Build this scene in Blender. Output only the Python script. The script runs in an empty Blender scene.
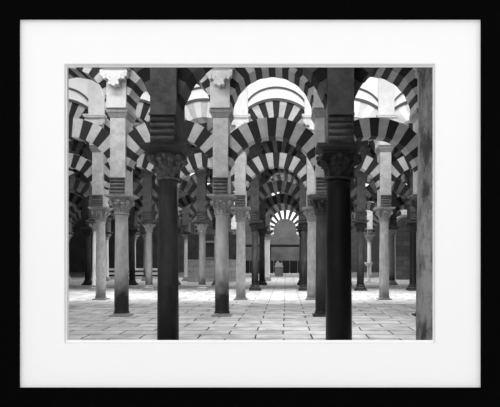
import bpy, bmesh, math, random
from mathutils import Vector, Matrix, noise
random.seed(7)
S = bpy.context.scene
COL = S.collection
PI = math.pi
CAMZ = 1.62
VPX, VPY, F = 286.0, 257.0, 560.0      # measured vanishing point and focal length of the photograph

# ------------------------------------------------------------------ materials
MATS = {}
def mat(name, c1, c2=None, scale=6.0, rough=.75, bump=.25, bscale=None, stretch=(1,1,1), detail=10, lo=.36, hi=.62,
        stain=None, spec=.3):
    """two tone mottled stone; stain=(height, colour, softness): worn dark band of the foot, by object height"""
    if name in MATS: return MATS[name]
    m = bpy.data.materials.new(name); m.use_nodes = True
    nt = m.node_tree; N = nt.nodes; L = nt.links
    b = N['Principled BSDF']; b.inputs['Roughness'].default_value = rough
    b.inputs['Specular IOR Level'].default_value = spec
    tc = N.new('ShaderNodeTexCoord'); mp = N.new('ShaderNodeMapping'); mp.inputs['Scale'].default_value = stretch
    geo = N.new('ShaderNodeNewGeometry')
    L.new(geo.outputs['Position'], mp.inputs['Vector'])
    n = N.new('ShaderNodeTexNoise'); n.inputs['Scale'].default_value = scale; n.inputs['Detail'].default_value = detail
    n.inputs['Roughness'].default_value = .76
    L.new(mp.outputs[0], n.inputs['Vector'])
    r = N.new('ShaderNodeValToRGB')
    c2 = c1 if c2 is None else c2
    r.color_ramp.elements[0].position = lo; r.color_ramp.elements[0].color = (c2,)*3 + (1,)
    r.color_ramp.elements[1].position = hi; r.color_ramp.elements[1].color = (c1,)*3 + (1,)
    L.new(n.outputs['Fac'], r.inputs[0])
    out = r.outputs[0]
    if stain:
        sep = N.new('ShaderNodeSeparateXYZ'); L.new(tc.outputs['Object'], sep.inputs[0])
        n2 = N.new('ShaderNodeTexNoise'); n2.inputs['Scale'].default_value = 4.0; n2.inputs['Detail'].default_value = 5
        L.new(geo.outputs['Position'], n2.inputs['Vector'])
        ma = N.new('ShaderNodeMath'); ma.operation = 'MULTIPLY_ADD'; ma.inputs[1].default_value = .7; 
        L.new(n2.outputs['Fac'], ma.inputs[0]); L.new(sep.outputs['Z'], ma.inputs[2])
        mr = N.new('ShaderNodeMapRange'); mr.inputs['From Min'].default_value = stain[0] + .35 - stain[2]
        mr.inputs['From Max'].default_value = stain[0] + .35 + stain[2]
        L.new(ma.outputs[0], mr.inputs['Value'])
        mx = N.new('ShaderNodeMixRGB'); mx.inputs[1].default_value = (stain[1],)*3 + (1,)
        L.new(mr.outputs[0], mx.inputs[0]); L.new(out, mx.inputs[2]); out = mx.outputs[0]
    L.new(out, b.inputs['Base Color'])
    if bump:
        bn = N.new('ShaderNodeTexNoise'); bn.inputs['Scale'].default_value = bscale or scale*5; bn.inputs['Detail'].default_value = 5
        L.new(mp.outputs[0], bn.inputs['Vector'])
        bp = N.new('ShaderNodeBump'); bp.inputs['Strength'].default_value = bump; bp.inputs['Distance'].default_value = .03
        L.new(bn.outputs['Fac'], bp.inputs['Height']); L.new(bp.outputs[0], b.inputs['Normal'])
    MATS[name] = m
    return m

def blocks(name, c1, c2, mortar, bw, bh, msize=.012, axes='xz', rough=.8, off=.5, noise_amt=.35, nscale=2.2):
    """stone slabs or ashlar courses with dark joints"""
    m = bpy.data.materials.new(name); m.use_nodes = True
    nt = m.node_tree; N = nt.nodes; L = nt.links
    b = N['Principled BSDF']; b.inputs['Roughness'].default_value = rough; b.inputs['Specular IOR Level'].default_value = .25
    geo = N.new('ShaderNodeNewGeometry'); sep = N.new('ShaderNodeSeparateXYZ'); cmb = N.new('ShaderNodeCombineXYZ')
    wn = N.new('ShaderNodeTexNoise'); wn.inputs['Scale'].default_value = 1.3; wn.inputs['Detail'].default_value = 2
    L.new(geo.outputs['Position'], wn.inputs['Vector'])
    va = N.new('ShaderNodeVectorMath'); va.operation = 'SCALE'; va.inputs['Scale'].default_value = .10
    L.new(wn.outputs['Color'], va.inputs[0])
    vb = N.new('ShaderNodeVectorMath'); vb.operation = 'ADD'; L.new(geo.outputs['Position'], vb.inputs[0]); L.new(va.outputs[0], vb.inputs[1])
    L.new(vb.outputs[0], sep.inputs[0])
    L.new(sep.outputs[axes[0].upper()], cmb.inputs[0]); L.new(sep.outputs[axes[1].upper()], cmb.inputs[1])
    br = N.new('ShaderNodeTexBrick'); br.inputs['Scale'].default_value = 1.0
    br.inputs['Brick Width'].default_value = bw; br.inputs['Row Height'].default_value = bh
    br.inputs['Mortar Size'].default_value = msize; br.inputs['Mortar Smooth'].default_value = .3; br.offset = off
    br.inputs['Color1'].default_value = (c1,)*3 + (1,); br.inputs['Color2'].default_value = (c2,)*3 + (1,)
    br.inputs['Mortar'].default_value = (mortar,)*3 + (1,)
    L.new(cmb.outputs[0], br.inputs['Vector'])
    n = N.new('ShaderNodeTexNoise'); n.inputs['Scale'].default_value = nscale; n.inputs['Detail'].default_value = 8; n.inputs['Roughness'].default_value = .7
    L.new(geo.outputs['Position'], n.inputs['Vector'])
    r = N.new('ShaderNodeValToRGB'); r.color_ramp.elements[0].position = .35; r.color_ramp.elements[1].position = .62
    r.color_ramp.elements[0].color = (1 - noise_amt,)*3 + (1,)
    L.new(n.outputs['Fac'], r.inputs[0])
    mx = N.new('ShaderNodeMixRGB'); mx.blend_type = 'MULTIPLY'; mx.inputs[0].default_value = 1
    L.new(br.outputs['Color'], mx.inputs[1]); L.new(r.outputs[0], mx.inputs[2]); L.new(mx.outputs[0], b.inputs['Base Color'])
    bp = N.new('ShaderNodeBump'); bp.inputs['Strength'].default_value = .5; bp.inputs['Distance'].default_value = .02; bp.invert = True
    L.new(br.outputs['Fac'], bp.inputs['Height']); L.new(bp.outputs[0], b.inputs['Normal'])
    MATS[name] = m
    return m

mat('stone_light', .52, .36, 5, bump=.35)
mat('stone_block', .62, .40, 4.5, bump=.35)
mat('brick_dark', .028, .012, 9, bump=.5, bscale=40, stretch=(1,1,2.5))
mat('stone_shaded', .17, .09, 5, bump=.35)  # arch stone with the shade of the unlit rows put into its colour
mat('stone_far_shaded', .16, .08, 5, bump=.35)  # same arch stone, shade of the back rows painted in
mat('stone_pier_far_shaded', .12, .06, 4, bump=.4)  # back-row pier stone darkened to carry their shade
mat('stone_pier_shaded', .19, .09, 4, bump=.45)  # pier stone of the near unlit rows, shade in the colour
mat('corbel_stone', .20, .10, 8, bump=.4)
mat('plaster_white', .86, .80, 2, bump=.05)
mat('plaster_upper_pier', .72, .58, 4, bump=.15)
mat('molding_dark', .10, .06, 7, bump=.2)
mat('molding_grey', .36, .24, 8, bump=.2)
mat('marble_light', .60, .36, 4, rough=.5, bump=.12, stretch=(1,1,.35), stain=(.85, .022, .42))
mat('marble_speckled', .62, .36, 9, rough=.5, bump=.12, stretch=(1,1,.4), stain=(.30, .16, .3))
mat('marble_grey', .34, .20, 4, rough=.5, bump=.12, stretch=(1,1,.35), stain=(.35, .06, .25))
mat('marble_white', .80, .60, 4, rough=.5, bump=.1, stretch=(1,1,.35))
mat('marble_dark', .11, .04, 4, rough=.42, bump=.15, stretch=(1,1,.35), stain=(.8, .012, .5))
mat('marble_black', .020, .010, 5, rough=.38, bump=.1, stretch=(1,1,.35))
mat('marble_veined', .52, .10, 7, rough=.6, bump=.5, stretch=(1,1,.4), lo=.40, hi=.56, detail=9)
mat('capital_light', .50, .20, 14, bump=.5)
mat('capital_dark', .085, .02, 14, bump=.5)
mat('capital_mid', .34, .08, 14, bump=.5)
mat('base_light', .42, .26, 9, bump=.3)
mat('base_dark', .07, .03, 9, bump=.3)
mat('end_wall', .24, .12, .8, bump=.1)
mat('hall_wall_dark', .07, .03, 2, bump=.3)
mat('wood_black', .018, .008, 6, rough=.5, bump=.1)
mat('iron_dark', .02, .012, 6, rough=.5, bump=0)
mat('frame_black', .0025, None, 3, rough=.7, bump=0, spec=.0)
mat('mat_board', .97, None, 3, rough=.95, bump=0, spec=0)
mat('mat_bevel', .80, None, 3, rough=.95, bump=0, spec=0)
blocks('floor_slabs', .72, .56, .02, 1.15, .62, .019, 'xy', noise_amt=.5, nscale=1.6, rough=.6)
blocks('ashlar_grey', .22, .15, .07, .7, .35, .012, 'xz', noise_amt=.3)
blocks('ashlar_light', .55, .42, .22, .7, .35, .012, 'xz', noise_amt=.3)

# ------------------------------------------------------------------ mesh builder
class MB:
    def __init__(s): s.v = []; s.f = []; s.m = []; s.sm = []
    def add(s, vs, fs, mi=0, smooth=False):
        o = len(s.v); s.v += [tuple(p) for p in vs]
        for f in fs: s.f.append([o + i for i in f]); s.m.append(mi); s.sm.append(smooth)
        return s
    def box(s, x0, x1, y0, y1, z0, z1, mi=0, top=None):
        """top=(dx,dy): the top face is wider by that much on every side"""
        dx, dy = top or (0, 0)
        v = [(x0,y0,z0),(x1,y0,z0),(x1,y1,z0),(x0,y1,z0),(x0-dx,y0-dy,z1),(x1+dx,y0-dy,z1),(x1+dx,y1+dy,z1),(x0-dx,y1+dy,z1)]
        return s.add(v, [(3,2,1,0),(4,5,6,7),(0,1,5,4),(1,2,6,5),(2,3,7,6),(3,0,4,7)], mi)
    def lathe(s, prof, n=24, mi=0, cx=0, cy=0, flute=None):
        vs = []; fs = []
        for (r, z) in prof:
            for k in range(n):
                a = 2*PI*k/n; vs.append((cx + r*math.cos(a), cy + r*math.sin(a), z))
        for i in range(len(prof)-1):
            for k in range(n):
                k2 = (k+1) % n
                fs.append((i*n+k, i*n+k2, (i+1)*n+k2, (i+1)*n+k))
        s.add(vs, fs, mi, True)
        s.add([vs[k] for k in range(n)], [tuple(reversed(range(n)))], mi)
        s.add(vs[-n:], [tuple(range(n))], mi)
        return s
    def cyl(s, p, q, r, n=12, mi=0, r2=None):
        p = Vector(p); q = Vector(q); d = (q-p).normalized()
        u = d.orthogonal().normalized(); w = d.cross(u); r2 = r if r2 is None else r2
        vs = [p + u*math.cos(2*PI*k/n)*r + w*math.sin(2*PI*k/n)*r for k in range(n)] + \
             [q + u*math.cos(2*PI*k/n)*r2 + w*math.sin(2*PI*k/n)*r2 for k in range(n)]
        s.add(vs, [(k, (k+1) % n, n+(k+1) % n, n+k) for k in range(n)], mi, True)
        s.add(vs[:n], [tuple(reversed(range(n)))], mi); s.add(vs[n:], [tuple(range(n))], mi)
        return s
    def sphere(s, c, r, mi=0, n=10, m=6, sc=(1,1,1)):
        vs = []; fs = []
        for i in range(m+1):
            t = PI*i/m
            for k in range(n):
                a = 2*PI*k/n
                vs.append((c[0]+r*sc[0]*math.sin(t)*math.cos(a), c[1]+r*sc[1]*math.sin(t)*math.sin(a), c[2]-r*sc[2]*math.cos(t)))
        for i in range(m):
            for k in range(n): fs.append((i*n+k, i*n+(k+1) % n, (i+1)*n+(k+1) % n, (i+1)*n+k))
        return s.add(vs, fs, mi, True)
    def mesh(s, name, mats):
        me = bpy.data.meshes.new(name); me.from_pydata(s.v, [], s.f)
        for m in mats: me.materials.append(MATS[m])
        me.polygons.foreach_set('material_index', s.m); me.polygons.foreach_set('use_smooth', s.sm)
        bm = bmesh.new(); bm.from_mesh(me); bmesh.ops.remove_doubles(bm, verts=bm.verts, dist=1e-5)
        bmesh.ops.recalc_face_normals(bm, faces=bm.faces); bm.to_mesh(me); bm.free()
        return me
def link(name, me, parent=None, loc=(0,0,0)):
    o = bpy.data.objects.new(name, me); COL.objects.link(o); o.location = loc
    if parent: o.parent = parent
    return o
def tag(o, label=None, cat=None, group=None, kind=None):
    if label: o['label'] = label
    if cat: o['category'] = cat
    if group: o['group'] = group
    if kind: o['kind'] = kind
    return o
def struct(name, mb, mats): return tag(link(name, mb.mesh(name, mats)), kind='structure')

# ------------------------------------------------------------------ pieces of a column
CAP_H, ABA_H = .40, .14
def capital_mb(r, lush=1.0):
    b = MB(); h = CAP_H
    b.lathe([(r*1.0,0),(r*1.16,.012),(r*1.2,.03),(r*1.1,.05),(r*1.0,.055),(r*1.05,.15),(r*1.2,.27),(r*1.5,.36),(r*1.62,h)], 20)
    def leaf(a, z0, hh, w, out):
        ca, sa = math.cos(a), math.sin(a)
        vs = []; P = [(0,0),(.45,.10),(.75,.30),(.92,.65),(1.0,1.0),(.90,1.15)]
        for i, (t, o) in enumerate(P):
            ww = w*(1-.15*i/5) if i < 4 else w*(.75 if i == 4 else .4)
            rad = r*1.06 + (t*hh*.25 if z0 > .1 else 0) + o*out
            for sx, dr in ((-1,-.014),(-.45,.008),(0,.018),(.45,.008),(1,-.014)):
                x, y = rad + dr, sx*ww
                vs.append((x*ca - y*sa, x*sa + y*ca, z0 + t*hh))
        fs = [(i*5+k, i*5+k+1, (i+1)*5+k+1, (i+1)*5+k) for i in range(5) for k in range(4)]
        b.add(vs, fs, 0, True)
    for k in range(8): leaf(2*PI*k/8, .055, .15, r*.30, .055*lush)
    for k in range(8): leaf(2*PI*(k+.5)/8, .12, .19, r*.30, .085*lush)
    for k in range(4):
        a = PI/4 + k*PI/2
        c = Vector((math.cos(a), math.sin(a), 0)); t = Vector((-c.y, c.x, 0))
        p = c*(r*1.85) + Vector((0,0,h-.075))
        b.cyl(p - t*.035, p + t*.035, .062, 12)
        b.cyl(p - t*.05, p + t*.05, .026, 8)
        b.cyl(c*r*1.2 + Vector((0,0,.19)), p + Vector((0,0,-.02)), .022, 6, r2=.04)
    for k in range(4):
        a = k*PI/2; b.sphere((math.cos(a)*r*1.62, math.sin(a)*r*1.62, h-.045), .045)
        for d in (-.28, .28):
            b.sphere((math.cos(a+d)*r*1.66, math.sin(a+d)*r*1.66, h-.10), .034)
    return b
def abacus_mb():
    b = MB(); w0, w1 = .25, .37
    b.box(-w0-.01, w0+.01, -w0-.01, w0+.01, 0, .025)
    b.box(-w0, w0, -w0, w0, .025, .095, top=(w1-w0, w1-w0))
    b.box(-w1, w1, -w1, w1, .095, ABA_H)
    return b
def shaft_mb(r, h):
    prof = [(r*1.13, 0), (r*1.13, .035), (r*1.05, .05), (r*1.03, .09)]
    for i in range(1, 12):
        t = i/12; prof.append((r*(1.03 - .13*t**1.6), .09 + (h-.17)*t))
    prof += [(r*.90, h-.06), (r*.98, h-.045), (r*1.0, h-.025), (r*.97, h)]
    b = MB().lathe(prof, 32)
    return b
def base_mb(r, style):
    b = MB()
    if style == 'flat':                      # worn thin plinth level with the paving
        w = r*1.42; b.box(-w, w, -w, w, 0, .045); b.lathe([(r*1.22,.045),(r*1.26,.06),(r*1.2,.08)], 24)
        return b, .08
    w = r*1.7
    b.box(-w, w, -w, w, 0, .09)
    pr = [(r*1.62,.09),(r*1.7,.12),(r*1.62,.155),(r*1.4,.165),(r*1.3,.19),(r*1.34,.21),(r*1.42,.23),(r*1.34,.26),(r*1.15,.27)]
    b.lathe(pr, 28)
    return b, .27
PW, PD, PH = .205, .36, 2.25                 # pier half width, half depth, height
UW = .262                                    # upper pier half width
def pier_mb():
    b = MB(); b.box(-PW, PW, -PD, PD, 0, PH)
    return b
def roll_mb(s):
    """stack of horizontal rolls on the foot of the pier face (s = -1 towards the viewer)"""
    b = MB(); y = s*PD; w = PW - .015
    b.box(-w, w, min(y, y+s*.03), max(y, y+s*.03), .02, .42)
    for i in range(4):
        z = .06 + i*.098; out = .055 + .012*i
        b.cyl((-w, y+s*out*.55, z), (w, y+s*out*.55, z), .036, 10)
    b.box(-w-.012, w+.012, min(y, y+s*.11), max(y, y+s*.11), .41, .44)
    return b
def pier_cap_mb():
    b = MB(); x, y = PW, PD
    b.box(-x-.01, x+.01, -y-.01, y+.01, PH-.20, PH-.06, top=(.06,.06))
    b.box(-x-.085, x+.085, -y-.085, y+.085, PH-.06, PH+.04)
    return b
UH = 1.02
def upper_pier_mb():
    b = MB(); b.box(-UW, UW, -.50, .50, 0, UH)
    b.box(-.30, .30, -.50, .50, UH, UH+2.0)
    return b
def cornice_mb(s):
    b = MB(); y0 = s*.49; y1 = s*.82
    a, c = min(y0, y1), max(y0, y1)
    b.box(-.34, .34, a+.02, c-.02, UH-.06, UH, top=(.05, .0))
    b.box(-.40, .40, a, c, UH, UH+.06)
    return b
def lobed_mb(s):
    """lobed bracket stepping in from the cornice to a middle tongue"""
    b = MB(); y0, y1 = s*.50, s*.74; ya, yb = min(y0, y1), max(y0, y1)
    z = UH - .06
    b.box(-.30, .30, ya, yb, z-.10, z); b.box(-.19, .19, ya, yb, z-.20, z-.10); b.box(-.085, .085, ya, yb, z-.36, z-.2)
    def lobe(x, zz, r): b.cyl((x, y0, zz), (x, y1+s*.012, zz), r, 12)
    for q in (-1, 1):
        lobe(q*.31, z-.07, .05); lobe(q*.30, z-.15, .05); lobe(q*.22, z-.13, .045); lobe(q*.24, z-.22, .048)
        lobe(q*.14, z-.23, .045); lobe(q*.09, z-.29, .04); lobe(q*.095, z-.37, .05)
    lobe(0, z-.40, .055)
    return b
CACHE = {}
def cached(key, fn, mats):
    k = (key, tuple(mats))
    if k not in CACHE: CACHE[k] = fn().mesh(key[0], mats)
    return CACHE[k]

def column(x, y, zc, r, tone, label, group, base='flat', shaded=False, upper=True, cap=None):
    PDK = 'stone_pier_shaded' if y < 20 else 'stone_pier_far_shaded'  # in unlit rows pier, abacus and cornice colours carry the shade
    root = bpy.data.objects.new('stone_column', None); COL.objects.link(root); root.location = (x, y, 0)
    root.empty_display_size = .3
    tag(root, label, 'column', group, 'thing')
    dark = tone in ('marble_dark', 'marble_black')
    bm_ = 'base_dark' if dark else 'base_light'
    bh = .08 if base == 'flat' else .27
    link('base', cached(('base', r, base), lambda: base_mb(r, base)[0], [bm_]), root)
    sh = zc - ABA_H - CAP_H - bh
    link('shaft', cached(('shaft', r, round(sh, 3)), lambda: shaft_mb(r, sh), [tone]), root, (0,0,bh))
    cm = cap or ('capital_dark' if dark else 'capital_light')
    link('capital', cached(('capital', r), lambda: capital_mb(r*.97), [cm]), root, (0,0,bh+sh))
    link('abacus', cached(('abacus',), abacus_mb, ['molding_dark' if shaded else ('base_light' if not dark else 'corbel_stone')]), root, (0,0,zc-ABA_H))
    pm = PDK if shaded else 'stone_block'
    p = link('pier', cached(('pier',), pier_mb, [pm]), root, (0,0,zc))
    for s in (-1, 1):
        link('roll_corbel', cached(('roll_corbel', s), lambda: roll_mb(s), [PDK if shaded else 'corbel_stone']), p)
    link('pier_cornice', cached(('pier_cornice',), pier_cap_mb, ['molding_dark' if shaded else 'molding_grey']), p)
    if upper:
        u = link('upper_pier', cached(('upper_pier',), upper_pier_mb, [PDK if shaded else 'plaster_upper_pier']), root, (0,0,zc+PH+.04))
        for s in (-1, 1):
            link('cornice', cached(('cornice', s), lambda: cornice_mb(s), [PDK if shaded else 'plaster_upper_pier']), u)
            link('lobed_bracket', cached(('lobed_bracket', s), lambda: lobed_mb(s), [PDK if shaded else 'plaster_upper_pier']), u)
    return root

# ------------------------------------------------------------------ arches
def arch_mb(half, R, t, hd, a0, n, clip, seg=3, hood=False):
    """banded arch about the origin; half: half bay; a0: how far it turns in below the springing (degrees)"""
    b = MB(); lim = half - clip
    A0, A1 = -math.radians(a0), PI + math.radians(a0)
    for i in range(n):
        mi = i % 2
        dd = hd - (.0 if mi == 0 else .012); rr = R + (0 if mi == 0 else .010); tt = t - (0 if mi == 0 else .012)
        angs = [A0 + (A1-A0)*(i + k/seg)/n for k in range(seg+1)]
        vs = []
        for a in angs:
            c, s_ = math.cos(a), math.sin(a)
            ro = R + tt
            if abs(c) > 1e-6: ro = min(ro, max(lim/abs(c), rr + .03))
            for (rad, y) in ((rr, -dd), (ro, -dd), (ro, dd), (rr, dd)): vs.append((rad*c, y, rad*s_))
        fs = []
        for k in range(seg):
            o = 4*k; q = 4*(k+1)
            for j in range(4): fs.append((o+j, o+(j+1) % 4, q+(j+1) % 4, q+j))
        fs += [(0,1,2,3), (4*seg+3, 4*seg+2, 4*seg+1, 4*seg)]
        b.add(vs, fs, mi)
    return b
def hood_mb(half, R, hd, clip):
    b = MB(); lim = half - clip; vs = []; n = 48; K = 0
    for i in range(n+1):
        a = PI*i/n; c, s_ = math.cos(a), math.sin(a)
        if abs(c)*(R+.07) > lim: continue
        for (rad, y) in ((R-.02, -hd-.05), (R+.075, -hd-.05), (R+.075, hd+.05), (R-.02, hd+.05)): vs.append((rad*c, y, rad*s_))
        K += 1
    fs = []
    for k in range(K-1):
        for j in range(4): fs.append((4*k+j, 4*k+(j+1) % 4, 4*k+4+(j+1) % 4, 4*k+4+j))
    fs += [(0,1,2,3), (4*K-1, 4*K-2, 4*K-3, 4*K-4)]
    return b.add(vs, fs, 0)
def wall_bay(b, x0, x1, y, zsp, R, hd, ztop):
    """white wall above the upper arch of one bay"""
    cx = (x0+x1)/2; half = (x1-x0)/2; n = 36
    inner = []; 
    for i in range(n+1):
        a = PI - PI*i/n; inner.append((cx + R*math.cos(a), zsp + R*math.sin(a)))
    inner = [(x0, zsp)] + inner + [(x1, zsp)]
    inner = [(min(max(x, x0), x1), z) for x, z in inner]
    for s in (-1, 1):
        vs = []
        for x, z in inner: vs += [(x, y+s*hd, z), (x, y+s*hd, ztop)]
        b.add(vs, [(2*i, 2*i+1, 2*i+3, 2*i+2) for i in range(len(inner)-1)])
def lunette_mb(x0, x1, y, zs, rise, s, hd):
    b = MB(); cx = (x0+x1)/2; h = (x1-x0)/2 - .12; vs = []; n = 28; f = y + s*hd
    for i in range(n+1):
        a = PI*i/n
        for (k, dy) in ((0, 0), (.06, 0), (.06, s*.07), (0, s*.07)):
            vs.append((cx + (h-k)*math.cos(a), f + dy, zs + (rise-k)*math.sin(a)))
    fs = []
    for q in range(n):
        for j in range(4): fs.append((4*q+j, 4*q+(j+1) % 4, 4*q+4+(j+1) % 4, 4*q+4+j))
    return b.add(vs, fs + [(0,1,2,3), (4*n+3,4*n+2,4*n+1,4*n)], 0)

# ------------------------------------------------------------------ plan (metres, X across, Y away from the viewer)
ORD = ['first', 'second', 'third', 'fourth', 'fifth', 'sixth', 'seventh', 'eighth', 'ninth', 'tenth']
L_, D_, B_, G_, W_ = 'marble_light', 'marble_dark', 'marble_black', 'marble_grey', 'marble_white'  # shaft tones mix own stone colour with painted shade and brightness
# name: y, top of abacus, radius, x positions, index of the column just left of the central aisle, tones; unlit rows get darker stone for their shade
ROWS = [
 dict(y=3.45, zc=3.35, r=.185, xs=[.99, 3.72], c=-1, tones=['marble_veined', G_], shaded=True, base='flat'),
 dict(y=9.07, zc=3.40, r=.190, xs=[-4.66, -1.91, .855, 3.62], c=1, tones=[D_, D_, B_, D_], shaded=True, base='flat'),
 dict(y=15.4, zc=3.31, r=.188, xs=[-7.26, -4.52, -1.76, 1.0, 3.78], c=2, tones=[L_, L_, L_, D_, D_], shaded=False, base='flat'),
 dict(y=21.35, zc=3.50, r=.180, xs=[-9.75, -7.06, -4.39, -1.72, .99, 3.74, 6.45], c=3, tones=['marble_speckled']*7, shaded=False, base='flat'),
 dict(y=27.1, zc=3.38, r=.165, xs=[-11.8, -9.19, -6.63, -4.06, -1.50, .87, 3.60, 6.14, 8.8], c=4, tones=[G_,W_,G_,G_,D_,D_,D_,B_,D_], shaded=True, base='attic'),
 dict(y=32.4, zc=3.35, r=.165, xs=[-14.1, -11.46, -8.90, -6.40, -4.0, -1.39, .93, 3.53, 6.13, 8.7, 11.3], c=5, tones=[D_,D_,D_,D_,W_,D_,D_,W_,G_,D_,D_], shaded=True, base='attic'),
 dict(y=38.0, zc=3.31, r=.165, xs=[-14.9, -12.2, -9.5, -6.75, -4.0, -1.29, 1.31, 4.0, 6.7, 9.4, 12.1], c=5, tones=[G_,W_,G_,W_,W_,W_,W_,W_,W_,G_,G_], shaded=True, base='attic'),
 dict(y=43.4, zc=3.31, r=.160, xs=[-17.0, -14.4, -11.8, -9.2, -6.6, -4.0, -1.40, 1.25, 3.85, 6.45, 9.1, 11.7], c=6, tones=[W_]*12, shaded=False, base='attic'),
]
ZS, RISE, MAINR = 6.98, 1.0, 2.7
words = {L_:'light grey marble column', G_:'mid grey marble column', 'marble_speckled':'light speckled marble column', W_:'pale marble column', D_:'dark marble column',
         B_:'nearly black marble column', 'marble_veined':'veined grey column'}
def side(i, c, what):
    what = ''
    k = i - c
    if k <= 0: return ORD[-k] + ' left of the central aisle'
    return ORD[k-1] + ' right of the central aisle'
special = {(0,0): 'veined grey stone column cropped at the right edge, nearest of all',
           (1,1): 'big dark column left of centre with a palm-leaf capital, foot cut off',
           (1,2): 'big nearly black column right of centre, foot cut off',
           (2,1): 'light grey column with dark worn foot, left of the big dark column',
           (2,2): 'light grey column with black foot, just right of the big dark left column',
           (2,3): 'slim dark column half hidden behind the nearly black one',
           (2,4): 'dark column hidden behind the cropped veined column at the right edge'}
for ri, R in enumerate(ROWS):
    y, zc, xs = R['y'], R['zc'], R['xs']
    for i, x in enumerate(xs):
        lab = special.get((ri, i)) or f"{words[R['tones'][i]]}, {ORD[ri]} row back, {side(i, R['c'], 'one')}"
        column(x, y, zc, {(1,1): .168, (1,2): .208}.get((ri, i), R['r']), R['tones'][i], lab, f"columns of the {ORD[ri]} row", R['base'], R['shaded'],
               cap='capital_mid' if (ri, i) == (1, 1) else None)
    if R['shaded']: s1, s2 = ('stone_shaded', 'brick_dark')
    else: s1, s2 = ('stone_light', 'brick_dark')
    if ri in (4, 5, 6): s1 = 'stone_far_shaded'
    for i in range(len(xs)-1):
        x0, x1 = xs[i], xs[i+1]; cx = (x0+x1)/2; half = (x1-x0)/2
        k = i - R['c']
        pos = 'spanning the central aisle' if k == 0 else (f"{ORD[-k-1]} bay left of the central aisle" if k < 0 else f"{ORD[k-1]} bay right of the central aisle")
        if ri == 0: pos = 'above the nearest column at the right'
        if ri == 7: s1 = 'marble_white' if k == 0 else 'stone_far_shaded'  # middle arch whitened as if lit, side bays take the shaded stone
        Rl = 1.205*half/1.38
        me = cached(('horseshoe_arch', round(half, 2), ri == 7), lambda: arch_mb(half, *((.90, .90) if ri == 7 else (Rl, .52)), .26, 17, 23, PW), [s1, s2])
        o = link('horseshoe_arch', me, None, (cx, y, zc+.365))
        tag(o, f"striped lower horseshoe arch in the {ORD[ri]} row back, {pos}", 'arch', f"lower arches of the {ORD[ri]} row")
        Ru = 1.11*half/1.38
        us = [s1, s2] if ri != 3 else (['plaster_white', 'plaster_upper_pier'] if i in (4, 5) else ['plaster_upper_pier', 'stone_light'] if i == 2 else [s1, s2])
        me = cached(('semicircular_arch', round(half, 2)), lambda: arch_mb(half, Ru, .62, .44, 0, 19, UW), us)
        root = link('semicircular_arch', me, None, (cx, y, zc+PH+.02))
        tag(root, f"{'plastered' if ri == 3 and i in (4, 5) else 'pale' if ri == 3 and i == 2 else 'striped'} upper round arch in the {ORD[ri]} row back, {pos}", 'arch', f"upper arches of the {ORD[ri]} row")
        link('hood_molding', cached(('hood_molding', round(half, 2)), lambda: hood_mb(half, Ru+.62, .44, UW), ['molding_dark']), root)
        wb = MB(); wall_bay(wb, x0+UW+.04, x1-UW-.04, y, zc+PH+.02, Ru+.50, .42, 10.2); struct('wall_arcade', wb, ['plaster_white'])
        R.setdefault('lun', []).append((x0, x1))
    lb = MB()
    for (x0, x1) in R['lun']:
        for s in (-1, 1):
            t = lunette_mb(x0, x1, y, ZS, RISE, s, .41); lb.add(t.v, t.f)
    struct('trim_%d' % (ri+1), lb, ['molding_dark'])

# ------------------------------------------------------------------ vaults
def vault(y0, y1, xs):
    b = MB(); yc = (y0+y1)/2; hy = (y1-y0)/2; NY = 28; px = []
    for i in range(len(xs)-1):
        for k in range(14): px.append((xs[i] + (xs[i+1]-xs[i])*k/14, i, k/14))
    px.append((xs[-1], len(xs)-2, 1.0))
    vs = []
    for (x, i, t) in px:
        u = 2*t - 1; zc_ = RISE*math.sqrt(max(0, 1-u*u))
        for j in range(NY+1):
            v = 2*(.5 - .5*math.cos(PI*j/NY)) - 1
            zm = MAINR*math.sqrt(max(0, 1-v*v))
            vs.append((x, yc + v*hy, ZS + max(zm, zc_)))
    fs = [(i*(NY+1)+j, (i+1)*(NY+1)+j, (i+1)*(NY+1)+j+1, i*(NY+1)+j+1) for i in range(len(px)-1) for j in range(NY)]
    b.add(vs, fs, 0)
    return b
for ri in range(1, len(ROWS)):
    a, c = ROWS[ri-1], ROWS[ri]
    struct('ceiling', vault(a['y'], c['y'], c['xs']), ['plaster_white'])

# ------------------------------------------------------------------ shell of the hall
XL, XR, YF, YB, ZT = -24.0, 18.0, 2.62, 60.0, 10.4
b = MB(); b.box(XL-.3, XR+.3, -3, YB+.3, -.3, 0); struct('floor', b, ['floor_slabs'])
b = MB(); b.box(XL-.3, XR+.3, YF, YB+.3, ZT, ZT+.3); struct('ceiling', b, ['hall_wall_dark'])
b = MB(); b.box(XL-.3, XL, YF, YB, 0, ZT); struct('wall_left', b, ['hall_wall_dark'])
b = MB(); b.box(XR, XR+.3, YF, YB, 0, ZT); struct('wall_right', b, ['hall_wall_dark'])
b = MB(); b.box(XL, XR, YB, YB+.3, 0, ZT); struct('wall_back', b, ['end_wall'])

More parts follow.
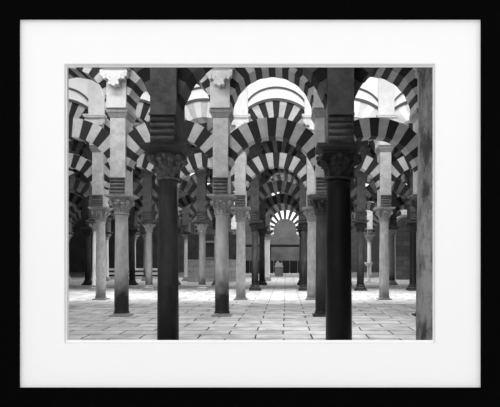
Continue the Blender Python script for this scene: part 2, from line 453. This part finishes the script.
# ------------------------------------------------------------------ framed opening the hall is seen through
FY = 2.50                                     # front face of the mat board
def at(px, D=FY): return (px - VPX)*D/F
def zt(py, D=FY): return CAMZ + (VPY - py)*D/F
def ring(b, o, i, y0, y1, yi=None, mi=0):
    """rectangular ring; o, i = (x0, x1, z0, z1); front at y0, back at y1; inner front edge may lie at yi"""
    yi = y0 if yi is None else yi
    def c(r, y): return [(r[0],y,r[2]), (r[1],y,r[2]), (r[1],y,r[3]), (r[0],y,r[3])]
    vs = c(o, y0) + c(i, yi) + c(i, y1) + c(o, y1)
    fs = []
    for k in range(4):
        n = (k+1) % 4
        for a in range(4):
            q = ((a+1) % 4)*4; p = a*4
            fs.append((p+k, p+n, q+n, q+k))
    b.add(vs, fs, mi)
FF = FY - .014
fr = bpy.data.objects.new('picture_frame', None); COL.objects.link(fr); fr.location = (at(250), FY, zt(203.5))
tag(fr, 'black rectangular picture frame with a wide white mat board on the wall', 'picture frame')
def inframe(name, mb, mats):
    o = link(name, mb.mesh(name, mats), fr, (-fr.location.x, -fr.location.y, -fr.location.z)); return o
def rect(x0, x1, yb, yt, D): return (at(x0, D), at(x1, D), zt(yb, D), zt(yt, D))
b = MB(); ring(b, rect(-6, 506, 413, -6, FF), rect(18.6, 481.6, 388.2, 18.4, FF), FF, FY+.03); inframe('frame_molding', b, ['frame_black'])
b = MB(); ring(b, rect(12, 488, 395, 12, FY), rect(64.2, 435.4, 343.8, 63.6, FY), FY, FY+.012); mo = inframe('mat_board', b, ['mat_board'])
b = MB(); ring(b, rect(64.2, 435.4, 343.8, 63.6, FY), rect(66.0, 433.6, 342.2, 66.0, FY+.008), FY+.0002, FY+.013, FY+.008)
bv = inframe('mat_bevel', b, ['mat_bevel']); bv['label'] = 'grey cut edge of the mat opening'
b = MB(); ring(b, rect(65, 434.6, 343, 65, FY+.009), rect(67.0, 432.8, 340.2, 67.0, FY+.012), FY+.009, FY+.016, FY+.012); inframe('inner_mat', b, ['mat_board'])
# the wall the frame hangs on, with the opening behind the mat
op = rect(60, 440, 349, 60, FY+.02)
b = MB()
ring(b, (XL-.3, XR+.3, 0, ZT+.3), op, FY+.031, YF, mi=0); struct('wall_front', b, ['mat_board'])

# ------------------------------------------------------------------ things at the far end of the hall
def thing(name, label, cat, loc):
    o = bpy.data.objects.new(name, None); COL.objects.link(o); o.location = loc; return tag(o, label, cat)
# pale altar block standing in the aisle beyond the last arch
t = thing('altar', 'pale altar block seen through the farthest striped arch', 'altar', (-.60, 47.5, 0))
link('body', MB().box(-.34,.34,-.3,.3,0,.78).mesh('body', ['molding_grey']), t)
b = MB(); b.box(-.38,.38,-.34,.34,.78,.86); b.box(-.30,.30,-.25,.25,.86,1.12); b.box(-.2,.0,-.2,.2,1.12,1.25)
link('altar_top', b.mesh('altar_top', ['marble_white']), t)
# dark choir screen below the end wall
t = thing('wooden_screen', 'dark wooden screen with a long top rail across the far end of the aisle', 'screen', (0, 56, 0))
b = MB()
for k in range(14):
    x = -5.2 + .8*k; b.box(x, x+.74, -.05, .05, 0, 1.25); b.box(x+.1, x+.64, -.07, -.05, .15, 1.1)
link('panel', b.mesh('panel', ['wood_black']), t)
link('top_rail', MB().box(-5.3,6.1,-.09,.09,2.62,2.86).mesh('top_rail', ['wood_black']), t)
for x in (-5.2,-1.55,1.55,6.0): link('post', MB().box(x-.07,x+.07,-.08,.08,0,2.62).mesh('post', ['wood_black']), t)
# free standing walls between the rows
def zz(py, D): return CAMZ + (VPY-py)*D/F
D = 36.4
b = MB(); b.box(-6.4, -2.75, D, D+.4, 0, 1.45); struct('wall_chapel', b, ['ashlar_light'])
b = MB(); b.box(-6.4, -2.75, D+.02, D+.38, 1.45, 3.1); struct('wall_chapel', b, ['hall_wall_dark'])
b = MB()
b.box(-5.35,-4.35,D-.05,D+.02,1.5,1.62); b.box(-5.35,-4.35,D-.05,D+.02,2.55,2.67); b.box(-5.35,-5.23,D-.05,D+.02,1.62,2.55); b.box(-4.47,-4.35,D-.05,D+.02,1.62,2.55)
struct('window_1', b, ['molding_grey'])
D = 40.0
def round_slab(b, cx, hw, zs, y0, y1, mi=0):
    o = [(cx-hw, 0), (cx+hw, 0)] + [(cx+hw*math.cos(PI*k/20), zs+hw*math.sin(PI*k/20)) for k in range(21)]; n = len(o)
    b.add([(x, y0, z) for x, z in o] + [(x, y1, z) for x, z in o],
          [tuple(range(n)), tuple(range(2*n-1, n-1, -1))] + [(k, (k+1) % n, n+(k+1) % n, n+k) for k in range(n)], mi)
t = thing('blind_arch', 'round-topped grey masonry panel with painted brightness behind it, far back at the right', 'arch', (8.55, D, 0))
b = MB(); round_slab(b, 0, .72, 3.75, 0, .4); link('panel', b.mesh('panel', ['ashlar_grey']), t)
b = MB(); round_slab(b, 0, .90, 3.75, .05, .35); link('bright_gap', b.mesh('bright_gap', ['marble_white']), t)  # white slab painted in for the bright area behind the panel
# stone font
t = thing('stone_font', 'small white stone basin on a slim pedestal beside the right aisle', 'font', (5.35, 36.3, 0))
link('pedestal', MB().lathe([(.15,0),(.15,.06),(.08,.12),(.065,.9),(.10,1.0)], 16).mesh('pedestal', ['marble_white']), t)
link('basin', MB().lathe([(.07,.98),(.18,1.08),(.27,1.22),(.27,1.28),(.22,1.28),(.1,1.2),(.02,1.18)], 20).mesh('basin', ['marble_white']), t)
# steps at the far left
t = thing('stone_steps', 'pale stone steps beyond the columns at the left', 'steps', (-11.2, 41.2, 0))
for k in range(3):
    link('step', MB().box(-2.6,2.6,.45*k,1.35,.30*k,.30*k+.16).mesh('step', ['marble_white']), t)
    if k < 2: pass
link('riser_block', MB().box(-2.55,2.55,.9,1.3,0,.62).mesh('riser_block', ['hall_wall_dark']), t)

# ------------------------------------------------------------------ light
W = bpy.data.worlds.new('World'); S.world = W; W.use_nodes = True
W.node_tree.nodes['Background'].inputs[0].default_value = (1,1,1,1)
W.node_tree.nodes['Background'].inputs[1].default_value = 1.2
def strip(x0, x1, y, z, h, power, tilt=0):
    """added fill light, no window there, high on the far side of an arcade wall, shining away from the viewer"""
    l = bpy.data.lights.new('arcade_fill_light', 'AREA'); l.shape = 'RECTANGLE'; l.size = x1-x0; l.size_y = h; l.energy = power  # unseen area light added to brighten the row behind
    o = bpy.data.objects.new('arcade_fill_light', l); COL.objects.link(o); o.location = ((x0+x1)/2, y, z)
    o.rotation_euler = (PI/2 - math.radians(tilt), 0, 0)    # -Z of the light turned to +Y, tilt downwards
    return o
Y = [r['y'] for r in ROWS]
def roof_fill(x0, x1, y, power, w=1.6, z=9.2, spread=180):
    """added light under the roof in place of unseen skylights, shining straight down"""
    o = strip(x0, x1, y, z, w, power); o.rotation_euler = (0, 0, 0); o.name = 'roof_fill_light'; o.data.spread = math.radians(spread)  # hangs below the roof without an opening, added for brightness
    return o
roof_fill(-4.5, -1.5, 6.2, 190)  # added to lift the near faces of the second row
roof_fill(-8.5, -2.8, Y[1]+2.4, 400, 1.2)
roof_fill(-1.5, 4.5, (Y[1]+Y[2])/2, 130, 1.2, 9.2, 65)  # narrow spread, added to brighten the floor at the right
strip(-8, -2.0, Y[1]+.6, 7.0, .6, 110, 10)
roof_fill(-11, -3, (Y[2]+Y[3])/2, 200)
roof_fill(-3, 7, (Y[2]+Y[3])/2, 300)
strip(-3, 7, Y[2]+.6, 7.4, .6, 170, 38)
roof_fill(-12, 9, Y[3]+2.4, 1000, 1.2, 9.2, 80)
roof_fill(-13, 11, (Y[5]+Y[6])/2, 900)
strip(-5, 5, Y[5]+.6, 6.9, .5, 160, 45)
strip(-4, 4, Y[6]+.6, 6.5, .8, 350, 10)
roof_fill(-13, 11, (Y[6]+Y[7])/2, 1200)
roof_fill(-3.2, 3.6, 54, 900)  # added beyond the last row to brighten the end wall

# ------------------------------------------------------------------ camera
cam = bpy.data.cameras.new('camera'); co = bpy.data.objects.new('camera', cam); COL.objects.link(co)
co.location = (0, 0, CAMZ); co.rotation_euler = (PI/2, 0, 0)
cam.sensor_fit = 'HORIZONTAL'; cam.sensor_width = 36; cam.lens = 36*F/500
cam.shift_x = (250-VPX)/500; cam.shift_y = (VPY-203.5)/500
cam.clip_end = 200
S.camera = co
vs = S.view_settings; vs.view_transform = 'Standard'; vs.look = 'None'; vs.gamma = 1; vs.exposure = 0; vs.use_curve_mapping = False
